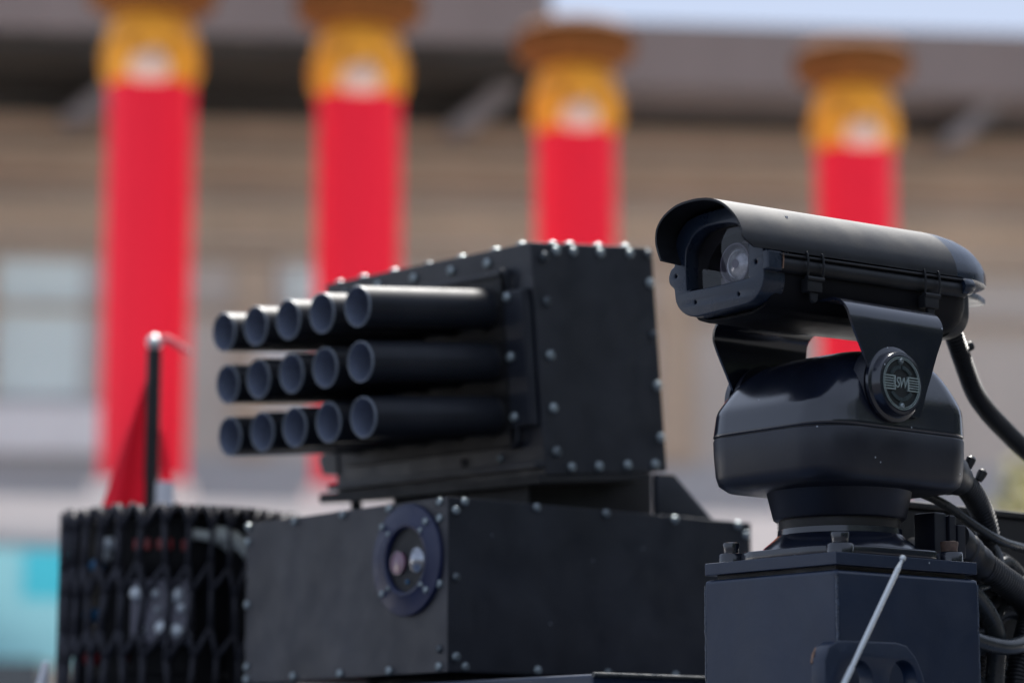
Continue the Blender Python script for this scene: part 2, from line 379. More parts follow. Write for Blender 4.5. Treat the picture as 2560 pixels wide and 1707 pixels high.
# main cornice on the right, taller projecting one on the left
bpart('shadow_frieze', (-30, .25, 10.9), (30, 6, 11.8), 'eaves_shade')
bpart('cornice', (.4, -1.3, 11.22), (30, 6.2, 12.2), 'stone_fascia')
bpart('projecting_cornice', (-30, -2.6, 11.47), (.30, 6.1, 13.8), 'stone_fascia', label='taller mauve stone cornice of the projecting left wing')
bpart('soffit', (-30, -2.4, 11.30), (.2, .25, 11.468), 'eaves_shade')
for k in range(10):                      # bracket blocks under the eaves
    x = -27 + k * 3.05 if k < 9 else 8
for x in (-17.6, -12.2, -6.75, -1.1, 6.4, 12):
    mbb = MB().prism([(0, 10.60), (.38, 10.60), (1.15, 11.29), (.77, 11.29)], 'y', -.9, -.25)
    mbb.v = [(x + a, b, c) for a, b, c in mbb.v]
    part('eaves_strut', mbb, 'strut', bld)
for x_ in (-8.2, -4.15, 2.2, 8.9):
    bpart('pilaster', (x_, -.12, 5.76), (x_ + .55, .055, 8.66), 'stone_tan')
for z_, h_ in ((10.28, .10), (9.42, .16), (8.72, .12), (7.9, .07)):
    bpart('moulding', (-30, -.16, z_), (30, .055, z_ + h_), 'stone_tan')
def bwindow(x0, x1, z0, z1):
    f = MB()
    for a, b in (((x0-.15, -.05, z0-.15), (x0, .18, z1+.15)), ((x1, -.05, z0-.15), (x1+.15, .18, z1+.15)), ((x0, -.05, z1), (x1, .18, z1+.15)), ((x0, -.05, z0-.15), (x1, .18, z0))): f.box(a, b)
    w = part('window', f, 'winframe', bld)
    n = 3
    for k in range(n):
        a = x0 + (x1-x0)*k/n; b = x0 + (x1-x0)*(k+1)/n
        part('pane', MB().box((a+.03, -.02, z0+.02), (b-.03, .0-.004, z1-.02)), 'window', w)
    part('sill', MB().box((x0-.5, -.34, z0-.85), (x1+.45, -.045, z0-.152)), 'white_paint', w)
bwindow(-10.6, -6.35, 6.62, 8.68)
bwindow(-3.35, -2.5, 7.4, 8.6)

# ---- red pillars
pil = None
PILLARS = [((-3.03, 22.0), 'leftmost red pillar, with a gold capital, behind the small red flag'),
           ((-1.31, 22.4), 'red pillar with a gold capital above the back left end of the launcher box'),
           ((.57, 23.64), 'red pillar with a gold capital straight above the bolted right panel of the launcher'),
           ((3.16, 24.3), 'rightmost red pillar, with a gold capital, rising behind the black camera housing')]
def pillar_parts(p):
    fold = [.355*(1 + .012*sin(5*2*pi*i/96 + 1) + .009*sin(11*2*pi*i/96 + .4) + .004*sin(23*2*pi*i/96)) for i in range(96)]     # ripples added to give the shaft soft vertical shading
    part('shaft', MB().loft([[(r*cos(2*pi*i/96), r*sin(2*pi*i/96), z) for i, r in enumerate(fold)] for z in (3.37, 6.70)]), 'red', p, smooth=60)
    part('plinth', MB().lathe((0,0,2.86), (0,0,1), [(.55,0),(.55,.12),(.46,.2),(.43,.36),(.42,.51)], 32), 'marble', p)
    cp = part('capital', MB().lathe((0,0,6.70), (0,0,1), [(.363,0),(.365,.06),(.375,.14),(.385,.27),(.385,.36),(.37,.47),(.33,.56),(.31,.62)], 40), 'gold', p)
    mb = MB()
    for k in range(12):
        a = 2*pi*k/12; c_, s_ = cos(a), sin(a)
        pts = [(c_*r, s_*r, 6.72+h) for r, h in ((.34,.0),(.355,.14),(.365,.30),(.35,.42))]
        mb.tube(pts, lambda t: .055*sin(pi*(.18+.8*t))+.01, 8)
    part('petals', mb, 'gold', cp)
    mb = MB().lathe((0,0,7.32), (0,0,1), [(.33,-.04),(.42,.03),(.52,.09),(.55,.14),(.55,.28),(.46,.36)], 40)
    part('abacus', mb, 'gold_shade', p)
    # pale ornament on the side that faces the plaza
    d = Vector((.12, -.99, 0)); mb = MB()
    mb.lathe(Vector((0,0,6.82)) + d*.27, (0,0,1), [(.01,-.17),(.15,-.14),(.19,-.05),(.18,.03),(.12,.12),(.05,.19),(.005,.22)], 20)
    part('ornament', mb, 'pale_orn', p)
for i, ((x, y), lab) in enumerate(PILLARS):
    if i == 0:
        pil = thing('red_pillar', lab, 'pillar', world=(x, y, 0), rotz=0, group='red pillars with gold capitals along the terrace')
        pillar_parts(pil)
    else:
        q = pil.copy(); COL.objects.link(q); q.location = (x, y, 0); q['label'] = lab; BASE[q.name] = Vector((0,0,0))
        for ch in list(pil.children):
            c = ch.copy(); COL.objects.link(c); c.parent = q
            for gr in ch.children:
                d = gr.copy(); COL.objects.link(d); d.parent = c

# ---- turquoise board and dark panel in front of the terrace, far left
ANG = Matrix.Rotation(PA, 4, 'Z')
hb = thing('turquoise_board', 'turquoise and pale blue board standing against the terrace at the left edge', 'board', world=(-4.55, 19.75, 0), rotz=PA)
part('board_panel', MB().box((-.62, -.03, 1.8), (1.5, .03, 2.66)), 'cyan_pale', hb)
part('board_panel', MB().box((.96, -.045, 2.28), (1.5, -.032, 2.64)), 'cyan', hb, label='deep turquoise field of the board')
for x in (-.5, .9): part('post', MB().lathe((x, .07, 0), (0,0,1), [(.04,0),(.04,2.5)], 12), 'winframe', hb)
dp = thing('dark_barrier', 'dark slate barrier panel low at the left edge below the turquoise board', 'barrier', world=(-4.6, 19.0, 0), rotz=PA)
part('barrier_panel', MB().box((-1.4, -.03, .25), (1.3, .03, 1.8)), 'dark_panel', dp)
for x in (-1.2, 1.1): part('foot', MB().box((x-.05, -.3, 0), (x+.05, .3, .249)), 'dark_panel', dp)

# ---- yellow green shrub far right
sh = thing('shrub', 'yellow green shrub showing at the right edge behind the cables', 'shrub', world=(5.05, 25.2, 2.86), rotz=0)
mb = MB(); rnd = random.Random(3)
for k in range(900):
    a = rnd.uniform(0, 2*pi); h = rnd.random(); r = .75 * sqrt(rnd.random()) * (1 - .5*h)
    c = Vector((r*cos(a), r*sin(a), .25 + h*.75 + .12*sin(3*a)))
    u = Vector((rnd.uniform(-1,1), rnd.uniform(-1,1), rnd.uniform(-.4,.6))).normalized()*.07; w = u.orthogonal().normalized()*.035
    mb.add([c-u, c+w, c+u, c-w], [(0,1,2,3)])
part('foliage', mb, 'leaf', sh, smooth=0)
mb = MB()
for k in range(5):
    a = k*1.26; mb.tube([(0,0,0),(.1*cos(a),.1*sin(a),.3),(.3*cos(a),.3*sin(a),.7)], lambda t: .03*(1-.7*t), 6)
part('stem', mb, 'bark', sh)

# ================================================================== TRACKED VEHICLE
hull = thing('tracked_vehicle', 'dark blue hull of the tracked robot vehicle with a two hole lifting plate in front', 'vehicle', base=(.4, .75, 0))
part('lower_hull', MB().box((-.95, -.45, .28), (1.35, 1.80, .797)), 'paint_blue', hull, bevel=.01)  # unseen front lengthened to block ground bounce onto tubes and camera
part('upper_hull', MB().box((-.113, .333, .80), (1.15, 1.86, 1.005)), 'paint_blue', hull, bevel=.006)
part('edge_highlight', MB().tube([(-.1142, .3318, 1.0035), (.9, .3318, 1.0035)], .0035, 8), 'cable', hull, label='added pale strip for the highlight on the upper hull edge')  # thin paler tube stands in for the edge highlight
for ys in (-.62, 1.82):
    tr = MB(); prof = []
    for cx_, a0 in ((1.2, -pi/2), (-.45, pi/2)):
        for k in range(9):
            a = a0 + pi*k/8; prof.append((cx_ + .3*cos(a), .30 + .3*sin(a)))
    tr.prism(prof, 'y', ys, ys + .30); tp = part('track', tr, 'track', hull, bevel=.01)
    for k in range(5):
        part('road_wheel', MB().lathe((-.4 + k*.4, ys - .02, .27), (0,1,0), [(.05,0),(.17,.0),(.18,.02),(.18,.3),(.17,.34),(.05,.34)], 24), 'paint_dark', tp)
# lifting plate with two holes
out = [(-.196,.80),(-.214,.90),(-.2205,.975),(-.2205,1.000),(-.214,1.013),(-.202,1.0195),(-.19,1.0205),(-.105,1.0212),(-.088,1.018),(-.074,1.006),(-.064,.990),(-.055,.965),(-.045,.90),(-.03,.80)]
lug = part('lifting_plate', plate(out, [circ(-.168,.978,.0245), circ(-.0945,.980,.0245), ], .022, .0015, origin=(0,-.175,0)), 'paint_blue', hull, label='rounded lifting plate with two round holes')
part('worn_corner', MB().tube([(-.2215,-.1655,.996),(-.219,-.165,1.006),(-.213,-.165,1.0135)], .0022, 6), 'rust', lug)

# ================================================================== TURRET BOX
A, B, H = .5945, .5091, .2461
tur = thing('turret_box', 'low wide black bolted box with a round sensor window, under the launcher', 'turret', base=(TC.x + A/2, TC.y + B/2, 1.005))
part('body', MB().box((.004, .004, -H), (A-.004, B-.004, -.004)), 'paint', tur, TUR)
tf = part('front_panel', MB().box((0, .0025, -H), (.0038, B, -.0005)), 'paint_dusty_lit', tur, TUR, bevel=.0009)
ts = part('side_panel', MB().box((0, 0, -H+.0005), (A, .0024, -.0008)), 'paint', tur, TUR, bevel=.0007)
part('top_panel', MB().box((.003, .003, -.0038), (A-.002, B-.002, .0)), 'paint', tur, TUR, bevel=.0009)
part('turntable', MB().lathe((A/2, B/2, -.262), (0,0,1), [(.2,0),(.2,.0155)], 40), 'paint_dark', tur, TUR)
for y, z in [(.5035,-.006),(.5035,-.0293),(.5035,-.1260),(.5025,-.2215),(.5025,-.2405),(.3772,-.0065),(.2531,-.0065),(.1378,-.0065),(.0185,-.0065),(.0185,-.0302),(.0185,-.1226),(.0185,-.2142),(.0185,-.2386),(.3768,-.2405),(.2561,-.2405),(.1348,-.2405)]:
    bolt(tf, (0, y, z), (-1, 0, 0), .0064, TUR)
for x, z in [(.0285,-.006),(.0125,-.0194),(.1618,-.0055),(.2949,-.0055),(.4332,-.0055),(.566,-.0055),(.583,-.0194),(.0137,-.1136),(.0137,-.2254),(.0302,-.2385),(.1632,-.2398),(.2972,-.2398),(.432,-.2398),(.566,-.2398),(.583,-.1136)]:
    bolt(ts, (x, 0, z), (0, -1, 0), .0064, TUR)
# round sensor window on the front panel
cy, cz = .0905, -.0845
sw = part('sensor_ring', MB().loft([[(x, cy + r*cos(2*pi*i/48), cz + r*sin(2*pi*i/48)) for i in range(48)] for x, r in
      [(-.0005,.0805),(-.0050,.0803),(-.0064,.0796),(-.0068,.0784),(-.0068,.0520),(-.0076,.0512),(-.0088,.0508),(-.0088,.0478),(-.0080,.0468),(-.003,.0462),(-.0005,.0462)]], False, False), 'ring', tur, TUR, smooth=50, label='navy round frame of the sensor window')
part('recess', MB().lathe((-.0012, cy, cz), (1,0,0), [(.0465,0),(.0465,.0006)], 40), 'lens_dark', sw, TUR)
part('lens', MB().lathe((-.0014, .1119, -.0873), (-1,0,0), [(.0165,0),(.0165,.004),(.0135,.0042),(.0132,.0028),(.0005,.0045)], 28), 'lens_pink', sw, TUR, label='pinkish left lens')
part('lens', MB().lathe((-.0014, .0664, -.0860), (-1,0,0), [(.0175,0),(.0175,.004),(.0155,.0046),(.012,.0075),(.006,.010),(.0005,.0108)], 28), 'lens_clear', sw, TUR, label='bright clear right lens')
part('indicator', MB().lathe((-.0014, .0916, -.1155), (-1,0,0), [(.0035,0),(.003,.002),(.0005,.003)], 12), 'led', sw, TUR)
for y, z in [(.1468,-.0333),(.0428,-.0333),(.0414,-.13),(.1456,-.1303)]: bolt(sw, (-.0066, y, z), (-1,0,0), .0052, TUR)
for y, z in [(.132,-.0444),(.0548,-.0449),(.131,-.1235),(.0535,-.1216)]: bolt(sw, (-.0066, y, z), (-1,0,0), .0042, TUR)

# ================================================================== LAUNCHER
la, lb, lh = .2478, .5082, .3464
lau = thing('rocket_launcher', 'boxy black launcher with fifteen open tubes and steel bolts on top of the turret box', 'launcher', base=(.25, .96, 1.267))
part('housing', MB().box((.004, .004, -lh+.004), (la-.003, lb-.004, -.004)), 'paint', lau, LAU)
lf = part('front_panel', MB().box((0, .0028, -lh), (.0038, lb, -.0006)), 'paint', lau, LAU, bevel=.0009)
ls = part('side_panel', MB().box((0, 0, -lh+.0006), (la, .0026, -.0010)), 'paint', lau, LAU, bevel=.0008)
lt = part('top_panel', MB().box((.003, .003, -.0038), (la-.002, lb-.002, 0)), 'paint', lau, LAU, bevel=.0009)
part('bottom_panel', MB().box((.003, .003, -lh), (la-.002, lb-.002, -lh+.0038)), 'paint_dark', lau, LAU)
for x, z in [(.0228,-.0224),(.0475,-.0122),(.0824,-.0122),(.1376,-.0122),(.1992,-.0115),(.2385,-.0115),(.2375,-.056),(.2375,-.1367),(.2385,-.2147),(.2385,-.2944),(.2226,-.3352),(.1653,-.3352),(.1064,-.3362),(.0509,-.3362),(.0227,-.3128),(.0226,-.2478),(.0226,-.1694),(.0224,-.0893)]:
    bolt(ls, (x, 0, z), (0,-1,0), .0076, LAU)
for y in (.0389,.0984,.1795,.2612,.3477,.4268,.4905): bolt(lt, (.016, y, 0), (0,0,1), .0080, LAU).scale.z *= .75
for x in (.0562,.0907,.1483,.2047): bolt(lt, (x, .016, 0), (0,0,1), .0080, LAU).scale.z *= .75
for y in (.1012,.187,.2792,.37,.455): bolt(lf, (0, y, -.0200), (-1,0,0), .0076, LAU)
for y in (.0991,.1854): bolt(lf, (0, y, -.3148), (-1,0,0), .0070, LAU, me=None if y < .1 else BOLT_D)
# raised tube block on the front, with a ridge round it
blk = part('tube_block', MB().box((-.012, .060, -.300), (-.0002, .475, -.042)), 'paint_dark', lau, LAU, bevel=.003)
part('ridge', MB().box((-.016, .058, -.0445), (-.0001, .478, -.0375)), 'paint', blk, LAU, bevel=.002)
part('ridge', MB().box((-.020, .0, -.3360), (-.0001, .508, -.3255)), 'paint', blk, LAU, bevel=.002)
bar = part('clamp_bar', MB().box((-.014, .006, -.272), (-.0002, .056, -.068)), 'paint', lau, LAU, bevel=.003)
part('groove_plate', MB().box((-.0175, .008, -.270), (-.0142, .026, -.070)), 'paint', bar, LAU, bevel=.001)
for z in (-.0781,-.1675,-.2571): bolt(bar, (-.014, .0450, z), (-1,0,0), .0076, LAU)
part('hinge_rod', MB().tube(spline([(-.006,.047,-.072),(-.010,.047,-.052),(-.012,.048,-.042),(-.012,.056,-.0365),(-.006,.066,-.036)]), .0042, 8), 'paint_tube', lau, LAU)
part('hinge_rod', MB().tube(spline([(-.008,.046,-.268),(-.010,.046,-.285),(-.011,.048,-.295),(-.010,.058,-.300),(-.004,.068,-.300)]), .0042, 8), 'paint_tube', lau, LAU)
part('scratch', MB().tube([(-.0012,-.0006,-.052),(-.0014,-.0008,-.066),(-.0012,-.0006,-.083)], .0016, 6), 'steel_dark', lau, LAU)
# fifteen tubes, five across and three high
R0, R1 = .0302, .0276
tm = MB().lathe((0,0,0), (-1,0,0), [(R0,0),(R0,.2545)], 40, True, False)
rm_ = MB().lathe((0,0,0), (-1,0,0), [(R0,.25445),(R0+.0002,.2556),(R0-.0007,.2570),(R1+.0007,.2570),(R1,.2560),(R1,.2552)], 40, False, False)
tube0 = part('launch_tube', tm, 'paint_tube', lau, LAU, smooth=50)
bm_ = MB().lathe((0,0,0), (-1,0,0), [(R1,.25515),(R1-.0001,.02),(.0005,.0195)], 40, False, True)
cm = MB().lathe((-.012,0,0), (-1,0,0), [(R0+.0022,0),(R0+.0022,.003),(R0+.0012,.0045),(R0+.0002,.0046)], 36, True, False)  # dark ring stands in for the shadow round each tube base
def shift_obj(o, v):
    o.location = (LAU.to_3x3() @ Vector(v))
for j in range(3):
    for i in range(5):
        v = (random.uniform(-.0012, .0012), .0987 + .084*i, -.090 - .0804*j)
        if i == j == 0: o = tube0
        else:
            o = tube0.copy(); COL.objects.link(o); o.parent = lau
        shift_obj(o, v)
        if i == j == 0: col0 = part('base_shade_ring', cm, 'paint_dark', o, LAU, smooth=50); bore0 = part('bore', bm_, 'bore', o, LAU, smooth=50); rim0 = part('muzzle_rim', rm_, 'muzzle', o, LAU, smooth=50)
        else:
            for src in (col0, bore0, rim0):
                c = src.copy(); COL.objects.link(c); c.parent = o
# side flange, foot plate and peg at the far lower corner
part('side_flange', MB().prism([(.500,-.262),(.512,-.262),(.549,-.280),(.541,-.307),(.505,-.311),(.500,-.311)], 'x', -.004, .19), 'paint', lau, LAU, bevel=.002)
part('foot_plate', MB().prism([(.0,-.3478),(.52,-.3385),(.540,-.3385),(.541,-.354),(.40,-.3580),(.0,-.3590)], 'x', -.014, .20), 'paint_dark', lau, LAU, bevel=.0015)
part('foot_peg', MB().lathe((.004,.466,-.354), (0,0,-1), [(.009,0),(.009,.018),(.007,.021)], 14), 'paint_dark', lau, LAU)
# pivot block and gussets that carry it on the turret box
part('pivot_block', MB().box((.15, .78, 1.2675), (.40, 1.12, 1.345)), 'paint_dark', lau, bevel=.004)
for yy in (.722, 1.165):
    part('gusset', plate([(.352,1.2674),(.352,1.332),(.386,1.3335),(.392,1.329),(.448,1.2835),(.456,1.2775),(.470,1.2674)], [], .012, .001, origin=(0,yy,0)), 'paint', lau)

# ================================================================== PEDESTAL
pa, pb = .2487/2, .2256/2
ped = thing('camera_pedestal', 'square blue black metal pedestal with a bolted round flange under the camera', 'pedestal', base=(0, 0, .80))
part('post_box', MB().box((-pa, -pb, .8), (pa, pb, 1.1105)), 'paint_blue', ped, bevel=.0055, seg=3)
def weld(x, y, z0, z1, sx, sy):
    mb = MB(); z = z0
    pts = [(x, y, z0 + k*(z1-z0)/60) for k in range(61)]
    mb.tube([(p[0]+.0006*noise.noise(Vector((p[2]*300,0,0))), p[1]+.0006*noise.noise(Vector((p[2]*300,5,0))), p[2]) for p in pts], lambda t: .0019 + .0014*noise.noise(Vector((t*90, x*50, 0))), 7)
    return mb
part('weld_bead', weld(-pa+.0016, -pb+.0016, .8, 1.104, 1, 1), 'weld', ped)
part('weld_bead', weld(-pa+.0018, pb-.0018, .8, 1.104, 1, 1), 'weld', ped)
part('weld_bead', weld(pa-.0018, -pb+.0018, .8, 1.104, 1, 1), 'weld', ped)
part('gap_gasket', MB().box((-pa+.012, -pb+.012, 1.1106), (pa-.012, pb-.012, 1.1162)), 'paint_dark', ped)
part('cap_plate', MB().box((-pa+.0005, -pb+.0005, 1.1163), (pa-.0015, pb-.0015, 1.1312)), 'paint_blue', ped, bevel=.0012)
fl = part('flange', plate(rrect(.106, .102, .062, 10), [], .0115, .002, origin=(0,0,1.1372), ux=(1,0,0), uy=(0,1,0)), 'gloss', ped)
for sx in (-1, 1):
    for sy in (-1, 1):
        px_, py_ = sx*.096, sy*.092
        ear = part('flange_ear', MB().lathe((px_, py_, 1.1313), (0,0,1), [(.0165,0),(.0165,.010),(.0155,.0118)], 20), 'gloss', fl)
        part('flange_bolt', MB().lathe((px_, py_, 1.1443), (0,0,1), [(.0100,0),(.0102,.004),(.0112,.010),(.0107,.0122),(.007,.0130)], 16), 'gloss' if (sx, sy) != (1,-1) else 'rust_dull', ear)
fd = MB().lathe((0,0,1.1428), (0,0,1), [(.098,0),(.094,.006),(.083,.015),(.0765,.021),(.076,.028)], 48)
part('flared_base', fd, 'gloss', ped)

# ================================================================== PAN TILT HEAD
ptz = thing('pan_tilt_head', 'glossy black domed pan and tilt head with a round badge on its side', 'camera mount', base=(0, 0, 1.1708))
HX, HY, CXh = .136, .114, .001
part('lower_neck', MB().lathe((0,0,1.171), (0,0,1), [(.0735,0),(.0745,.010),(.0740,.0125),(.070,.0130)], 48), 'paint_dark', ptz)
part('neck', MB().lathe((0,0,1.1825), (0,0,1), [(.079,0),(.0815,.002),(.0895,.036),(.0975,.043),(.0975,.048)], 48), 'gloss_low', ptz)
def head_ring(z, kx, ky, r, dx=0): return [(CXh + dx + x, y, z) for x, y in rrect(HX*kx, HY*ky, r, 10)]
lower = [head_ring(1.2165,.80,.80,.05), head_ring(1.2185,.90,.90,.052), head_ring(1.2255,.965,.965,.054), head_ring(1.236,.985,.985,.054), head_ring(1.262,.997,.997,.054), head_ring(1.2800,1,1,.054), head_ring(1.2822,.994,.994,.054), head_ring(1.2825,.98,.98,.053)]
part('lower_shell', MB().loft(lower), 'gloss_low', ptz, smooth=60)
part('seam', MB().loft([head_ring(1.2824,.985,.985,.053), head_ring(1.2842,.985,.985,.053)]), 'paint_dark', ptz)
up = []
for k in range(19):
    t = k/18; z = 1.2838 + t*(1.3835-1.2838)
    if t < .30: kx = 1 - .035*(t/.30); ky = 1 - .02*(t/.3)
    else:
        q = (t-.30)/.70
        kx = .965 - .50*(q**1.15) - .12*(q**8); ky = .98 - .13*q**1.6 - .20*(q**9)
    up.append(head_ring(z, kx, ky, .054*(1-.35*t), dx=.008*t))
up[0] = head_ring(1.2836,.992,.992,.054); up.insert(1, head_ring(1.2852,1,1,.054))
up.append([(p[0]*.6, p[1]*.75, 1.3855) for p in up[-1]])
part('upper_dome', MB().loft(up), 'gloss', ptz, smooth=70)
for sy in (-1, 1):
    part('axle_boss', MB().lathe((-.026, sy*.098, 1.336), (0,sy,0), [(.050,0),(.048,.008),(.045,.014)], 40), 'gloss_low', ptz)
# folded bracket: inverted U over the dome
def wing_profile(sy):
    pts = []
    return pts
prof = []                                  # section across the vehicle (y, z) with rounded bends
yW, zT, rb = .1185, 1.4375, .026
sec = [(-yW, 1.30)] + [(-yW, zT - rb - .06), (-yW, zT - rb - .03)]
for k in range(9):
    a = pi + k/8*(pi/2); sec.append((-yW + rb + rb*cos(a), zT - rb - rb*sin(a)))
sec += [(-yW+rb+.03*k, zT) for k in range(1, 6)]
mir = [(-y, z) for y, z in sec[::-1]]
sec = sec + mir
def x_edges(z):
    # front and rear edge of the bracket sheet at height z on the wings
    tab = [(1.30, -.055, .020), (1.336, -.0600, .034), (1.350, -.066, .0405), (1.362, -.072, .0455), (1.385, -.0850, .0555), (1.400, -.0935, .0635), (1.412, -.0985, .0655), (1.44, -.1035, .0640)]
    for (z0, a0, b0), (z1, a1, b1) in zip(tab, tab[1:]):
        if z <= z1:
            t = max(0, (z-z0)/(z1-z0)); return a0 + (a1-a0)*t, b0 + (b1-b0)*t
    return tab[-1][1:]
def sheet(th):
    # resample the section finely
    P = [Vector((y, z)) for y, z in sec]; Q = []
    for a, b in zip(P, P[1:]):
        n = max(1, int((b-a).length/.006))
        Q += [a + (b-a)*k/n for k in range(n)]
    Q.append(P[-1]); rows_o = []; rows_i = []; NX = 6
    for i, p in enumerate(Q):
        d = (Q[min(i+1, len(Q)-1)] - Q[max(i-1, 0)]).normalized(); nrm = Vector((-d.y, d.x))
        pin = p - nrm*th
        x0, x1 = x_edges(p.y)
        sl = .0 if abs(p.x) > yW-.001 else 0
        rows_o.append([(x0 + (x1-x0)*k/NX, p.x, p.y) for k in range(NX+1)])
        rows_i.append([(x0 + (x1-x0)*k/NX, pin.x, pin.y) for k in range(NX+1)])
    mb = MB(); rings = [ro + ri[::-1] for ro, ri in zip(rows_o, rows_i)]
    mb.loft(rings); return mb
br = part('tilt_bracket', sheet(.0032), 'gloss', ptz, smooth=35, label='folded black bracket over the dome carrying the camera')
# badge on the near wing, plain boss on the far one
bx, bz = -.0255, 1.3365
part('far_boss', MB().lathe((bx, .1188, bz), (0,1,0), [(.046,0),(.046,.008),(.042,.012)], 40), 'gloss', br)
part('bracket_lobe', MB().lathe((bx, -.1150, bz), (0,-1,0), [(.0455,0),(.0455,.0042),(.0440,.0052)], 48), 'gloss', br)
bd = part('badge', MB().lathe((bx, -.1186, bz), (0,-1,0), [(.0415,0),(.0405,.003),(.0392,.009),(.0375,.0125),(.0338,.0130),(.0328,.0120),(.0326,.0100)], 48, True, True), 'gloss', ptz, smooth=50, label='round badge with grille wings on the side of the head')
yb = -.1186 - .0102
def ring2(y0, y1, r0, r1, mat, name, n=48):
    mb = MB(); rings = [[(bx + r*cos(2*pi*i/n), y, bz + r*sin(2*pi*i/n)) for i in range(n)] for r, y in ((r1,y0),(r1,y1),(r0,y1),(r0,y0))]
    return part(name, mb.loft(rings + [rings[0]], False, False), mat, bd)
part('badge_face', MB().lathe((bx, yb, bz), (0,-1,0), [(.0326,0),(.0326,.0006)], 48), 'badge_bg', bd)
ring2(yb, yb-.0022, .0292, .0323, 'badge', 'badge_rim')
ring2(yb-.0022, yb-.0030, .0314, .0322, 'badge_rib', 'rim_line'); ring2(yb-.0022, yb-.0030, .0294, .0300, 'badge_rib', 'rim_line')
for sx in (-1, 1):
    fm = MB()
    xa, xb = (.0108, .0296)
    def bxm(x0, x1, z0, z1):
        a, b = sorted((bx + sx*x0, bx + sx*x1)); fm.box((a, yb-.0030, bz+z0), (b, yb-.0005, bz+z1))
    bxm(xa, xb, .0073, .0087); bxm(xa, xb, -.0087, -.0073); bxm(xa, xa+.0020, -.0073, .0073)
    for z in (-.0046, -.0016, .0016, .0046): bxm(xa+.0022, xb+.001, z-.0006, z+.0006)
    part('grille_wing', fm, 'badge_rib', bd)
# raised bands, too blurred to read, as plain ribbed arcs
for a0, a1 in ((radians(32), radians(82)), (radians(92), radians(150)), (radians(215), radians(328))):
    fm = MB(); n = int((a1-a0)/radians(2.2))
    for k in range(n):
        t0 = a0 + (a1-a0)*k/n; t1 = a0 + (a1-a0)*(k+.82)/n; h = .0026 if k % 3 else .0019
        P = [(bx + r*cos(t), bz + r*sin(t)) for r, t in ((.0172,t0),(.0219,t0),(.0219,t1),(.0172,t1))]
        fm.prism(P, 'y', yb-.0004, yb-h)
    part('ribbed_band', fm, 'badge', bd)
for sz in (1, -1):
    mbp = MB().lathe((bx, yb, bz + sz*.0272), (0,-1,0), [(.0052,0),(.0050,.0018)], 20); part('screw_pad', mbp, 'badge', bd)
    bolt(bd, (bx, yb-.0018, bz + sz*.0272), (0,-1,0), .0034, name='badge_screw')
tmh = text_mesh('SW', .0138, .0009)
tmh.transform(Matrix(((1.05,0,0,bx),(0,0,-1,yb-.0014),(0,1.35,0,bz),(0,0,0,1))))
part('logo', tmh, 'badge_rib', bd)

# ================================================================== SURVEILLANCE CAMERA
cc = thing('surveillance_camera', 'long black outdoor camera housing with a curved sun shield and glass front', 'camera', base=(0, 0, 1.4376))
HF = Matrix.Identity(4); HF[2][0] = .0; 
def tilt(mb):                               # nose about one degree down
    mb.v = [(x, y, z + .021*(x + .2)) for x, y, z in mb.v]; return mb
def tilt_me(me):
    for v in me.vertices: v.co.z += .021*(v.co.x + .2)
    return me
part('mount_block', MB().box((-.085, -.045, 1.4378), (.06, .045, 1.4495)), 'paint_dark', cc, bevel=.003)
# lower body: rounded trough
def trough(x, k=1.0):
    pts = []
    base = [(-.079,1.478),(-.079,1.462),(-.077,1.445),(-.070,1.430),(-.058,1.420),(-.040,1.4150),(0,1.4135),(.040,1.4150),(.056,1.420),(.066,1.430),(.072,1.445),(.074,1.462),(.074,1.478)]
    for y, z in base: pts.append((x, y*k, 1.478 + (z-1.478)*k))
    return pts
def trough2(x, k=1.0):
    o_ = trough(x, k); return o_ + trough(x, k*.955)[::-1]
body = MB().loft([trough2(-.182,.985), trough2(-.178,1), trough2(.05,1), trough2(.135,1), trough2(.150,.985), trough2(.158,.94)])
part('lower_body', tilt(body), 'body_dark', cc, smooth=50)
part('side_rail', tilt(MB().loft([[(x, -.080 + .0085*cos(a)*k, 1.4705 + .0105*sin(a)*k) for a in [2*pi*i/16 for i in range(16)]] for x, k in ((-.180,1),(.135,1),(.150,.95),(.155,.6))])), 'shield', cc)
part('hinge_line', tilt(MB().tube([(-.184,-.0878,1.4805),(.150,-.0878,1.4815)], .0018, 8)), 'shield', cc)
part('far_rail', tilt(MB().loft([[(x, .076 + .0085*cos(a), 1.4705 + .0105*sin(a)) for a in [2*pi*i/16 for i in range(16)]] for x in (-.180,.150)])), 'shield', cc)
part('rear_lug', tilt(MB().lathe((.138,-.083,1.474), (1,0,.05), [(.0105,0),(.0115,.004),(.0105,.018),(.006,.024)], 16)), 'frame', cc)
# front frame with its window opening
fo = [(-.0765,1.4835),(-.0830,1.4835),(-.0840,1.4700),(-.0795,1.4660),(-.0770,1.4610),(-.0765,1.450),(-.073,1.440),(-.066,1.4325),(-.055,1.4275),(-.040,1.4255),(.030,1.4225),(.044,1.4235),(.056,1.4275),(.066,1.4345),(.0725,1.4440),(.0745,1.455),(.0765,1.4620),(.0835,1.4680),(.0850,1.4760),(.0810,1.4840),(.0745,1.4890),(.0740,1.510),(.066,1.528),(.050,1.540),(.02,1.5445),(-.03,1.5445),(-.055,1.536),(-.071,1.520),(-.0760,1.505)]
hole = [(-.0490,1.4530),(-.0535,1.4575),(-.0540,1.4640),(-.0540,1.5000),(-.0500,1.512),(-.040,1.522),(-.02,1.5285),(.015,1.5300),(.038,1.525),(.050,1.514),(.0570,1.500),(.0570,1.4580),(.0535,1.4535),(.048,1.4520)]
sh_holes = [circ(-.0655,1.4725,.0043,14), circ(.0735,1.4755,.0040,14), circ(.0395,1.4385,.0040,14), circ(-.0355,1.4380,.0040,14)]
fo = smooth_loop(fo); hole = smooth_loop(hole)
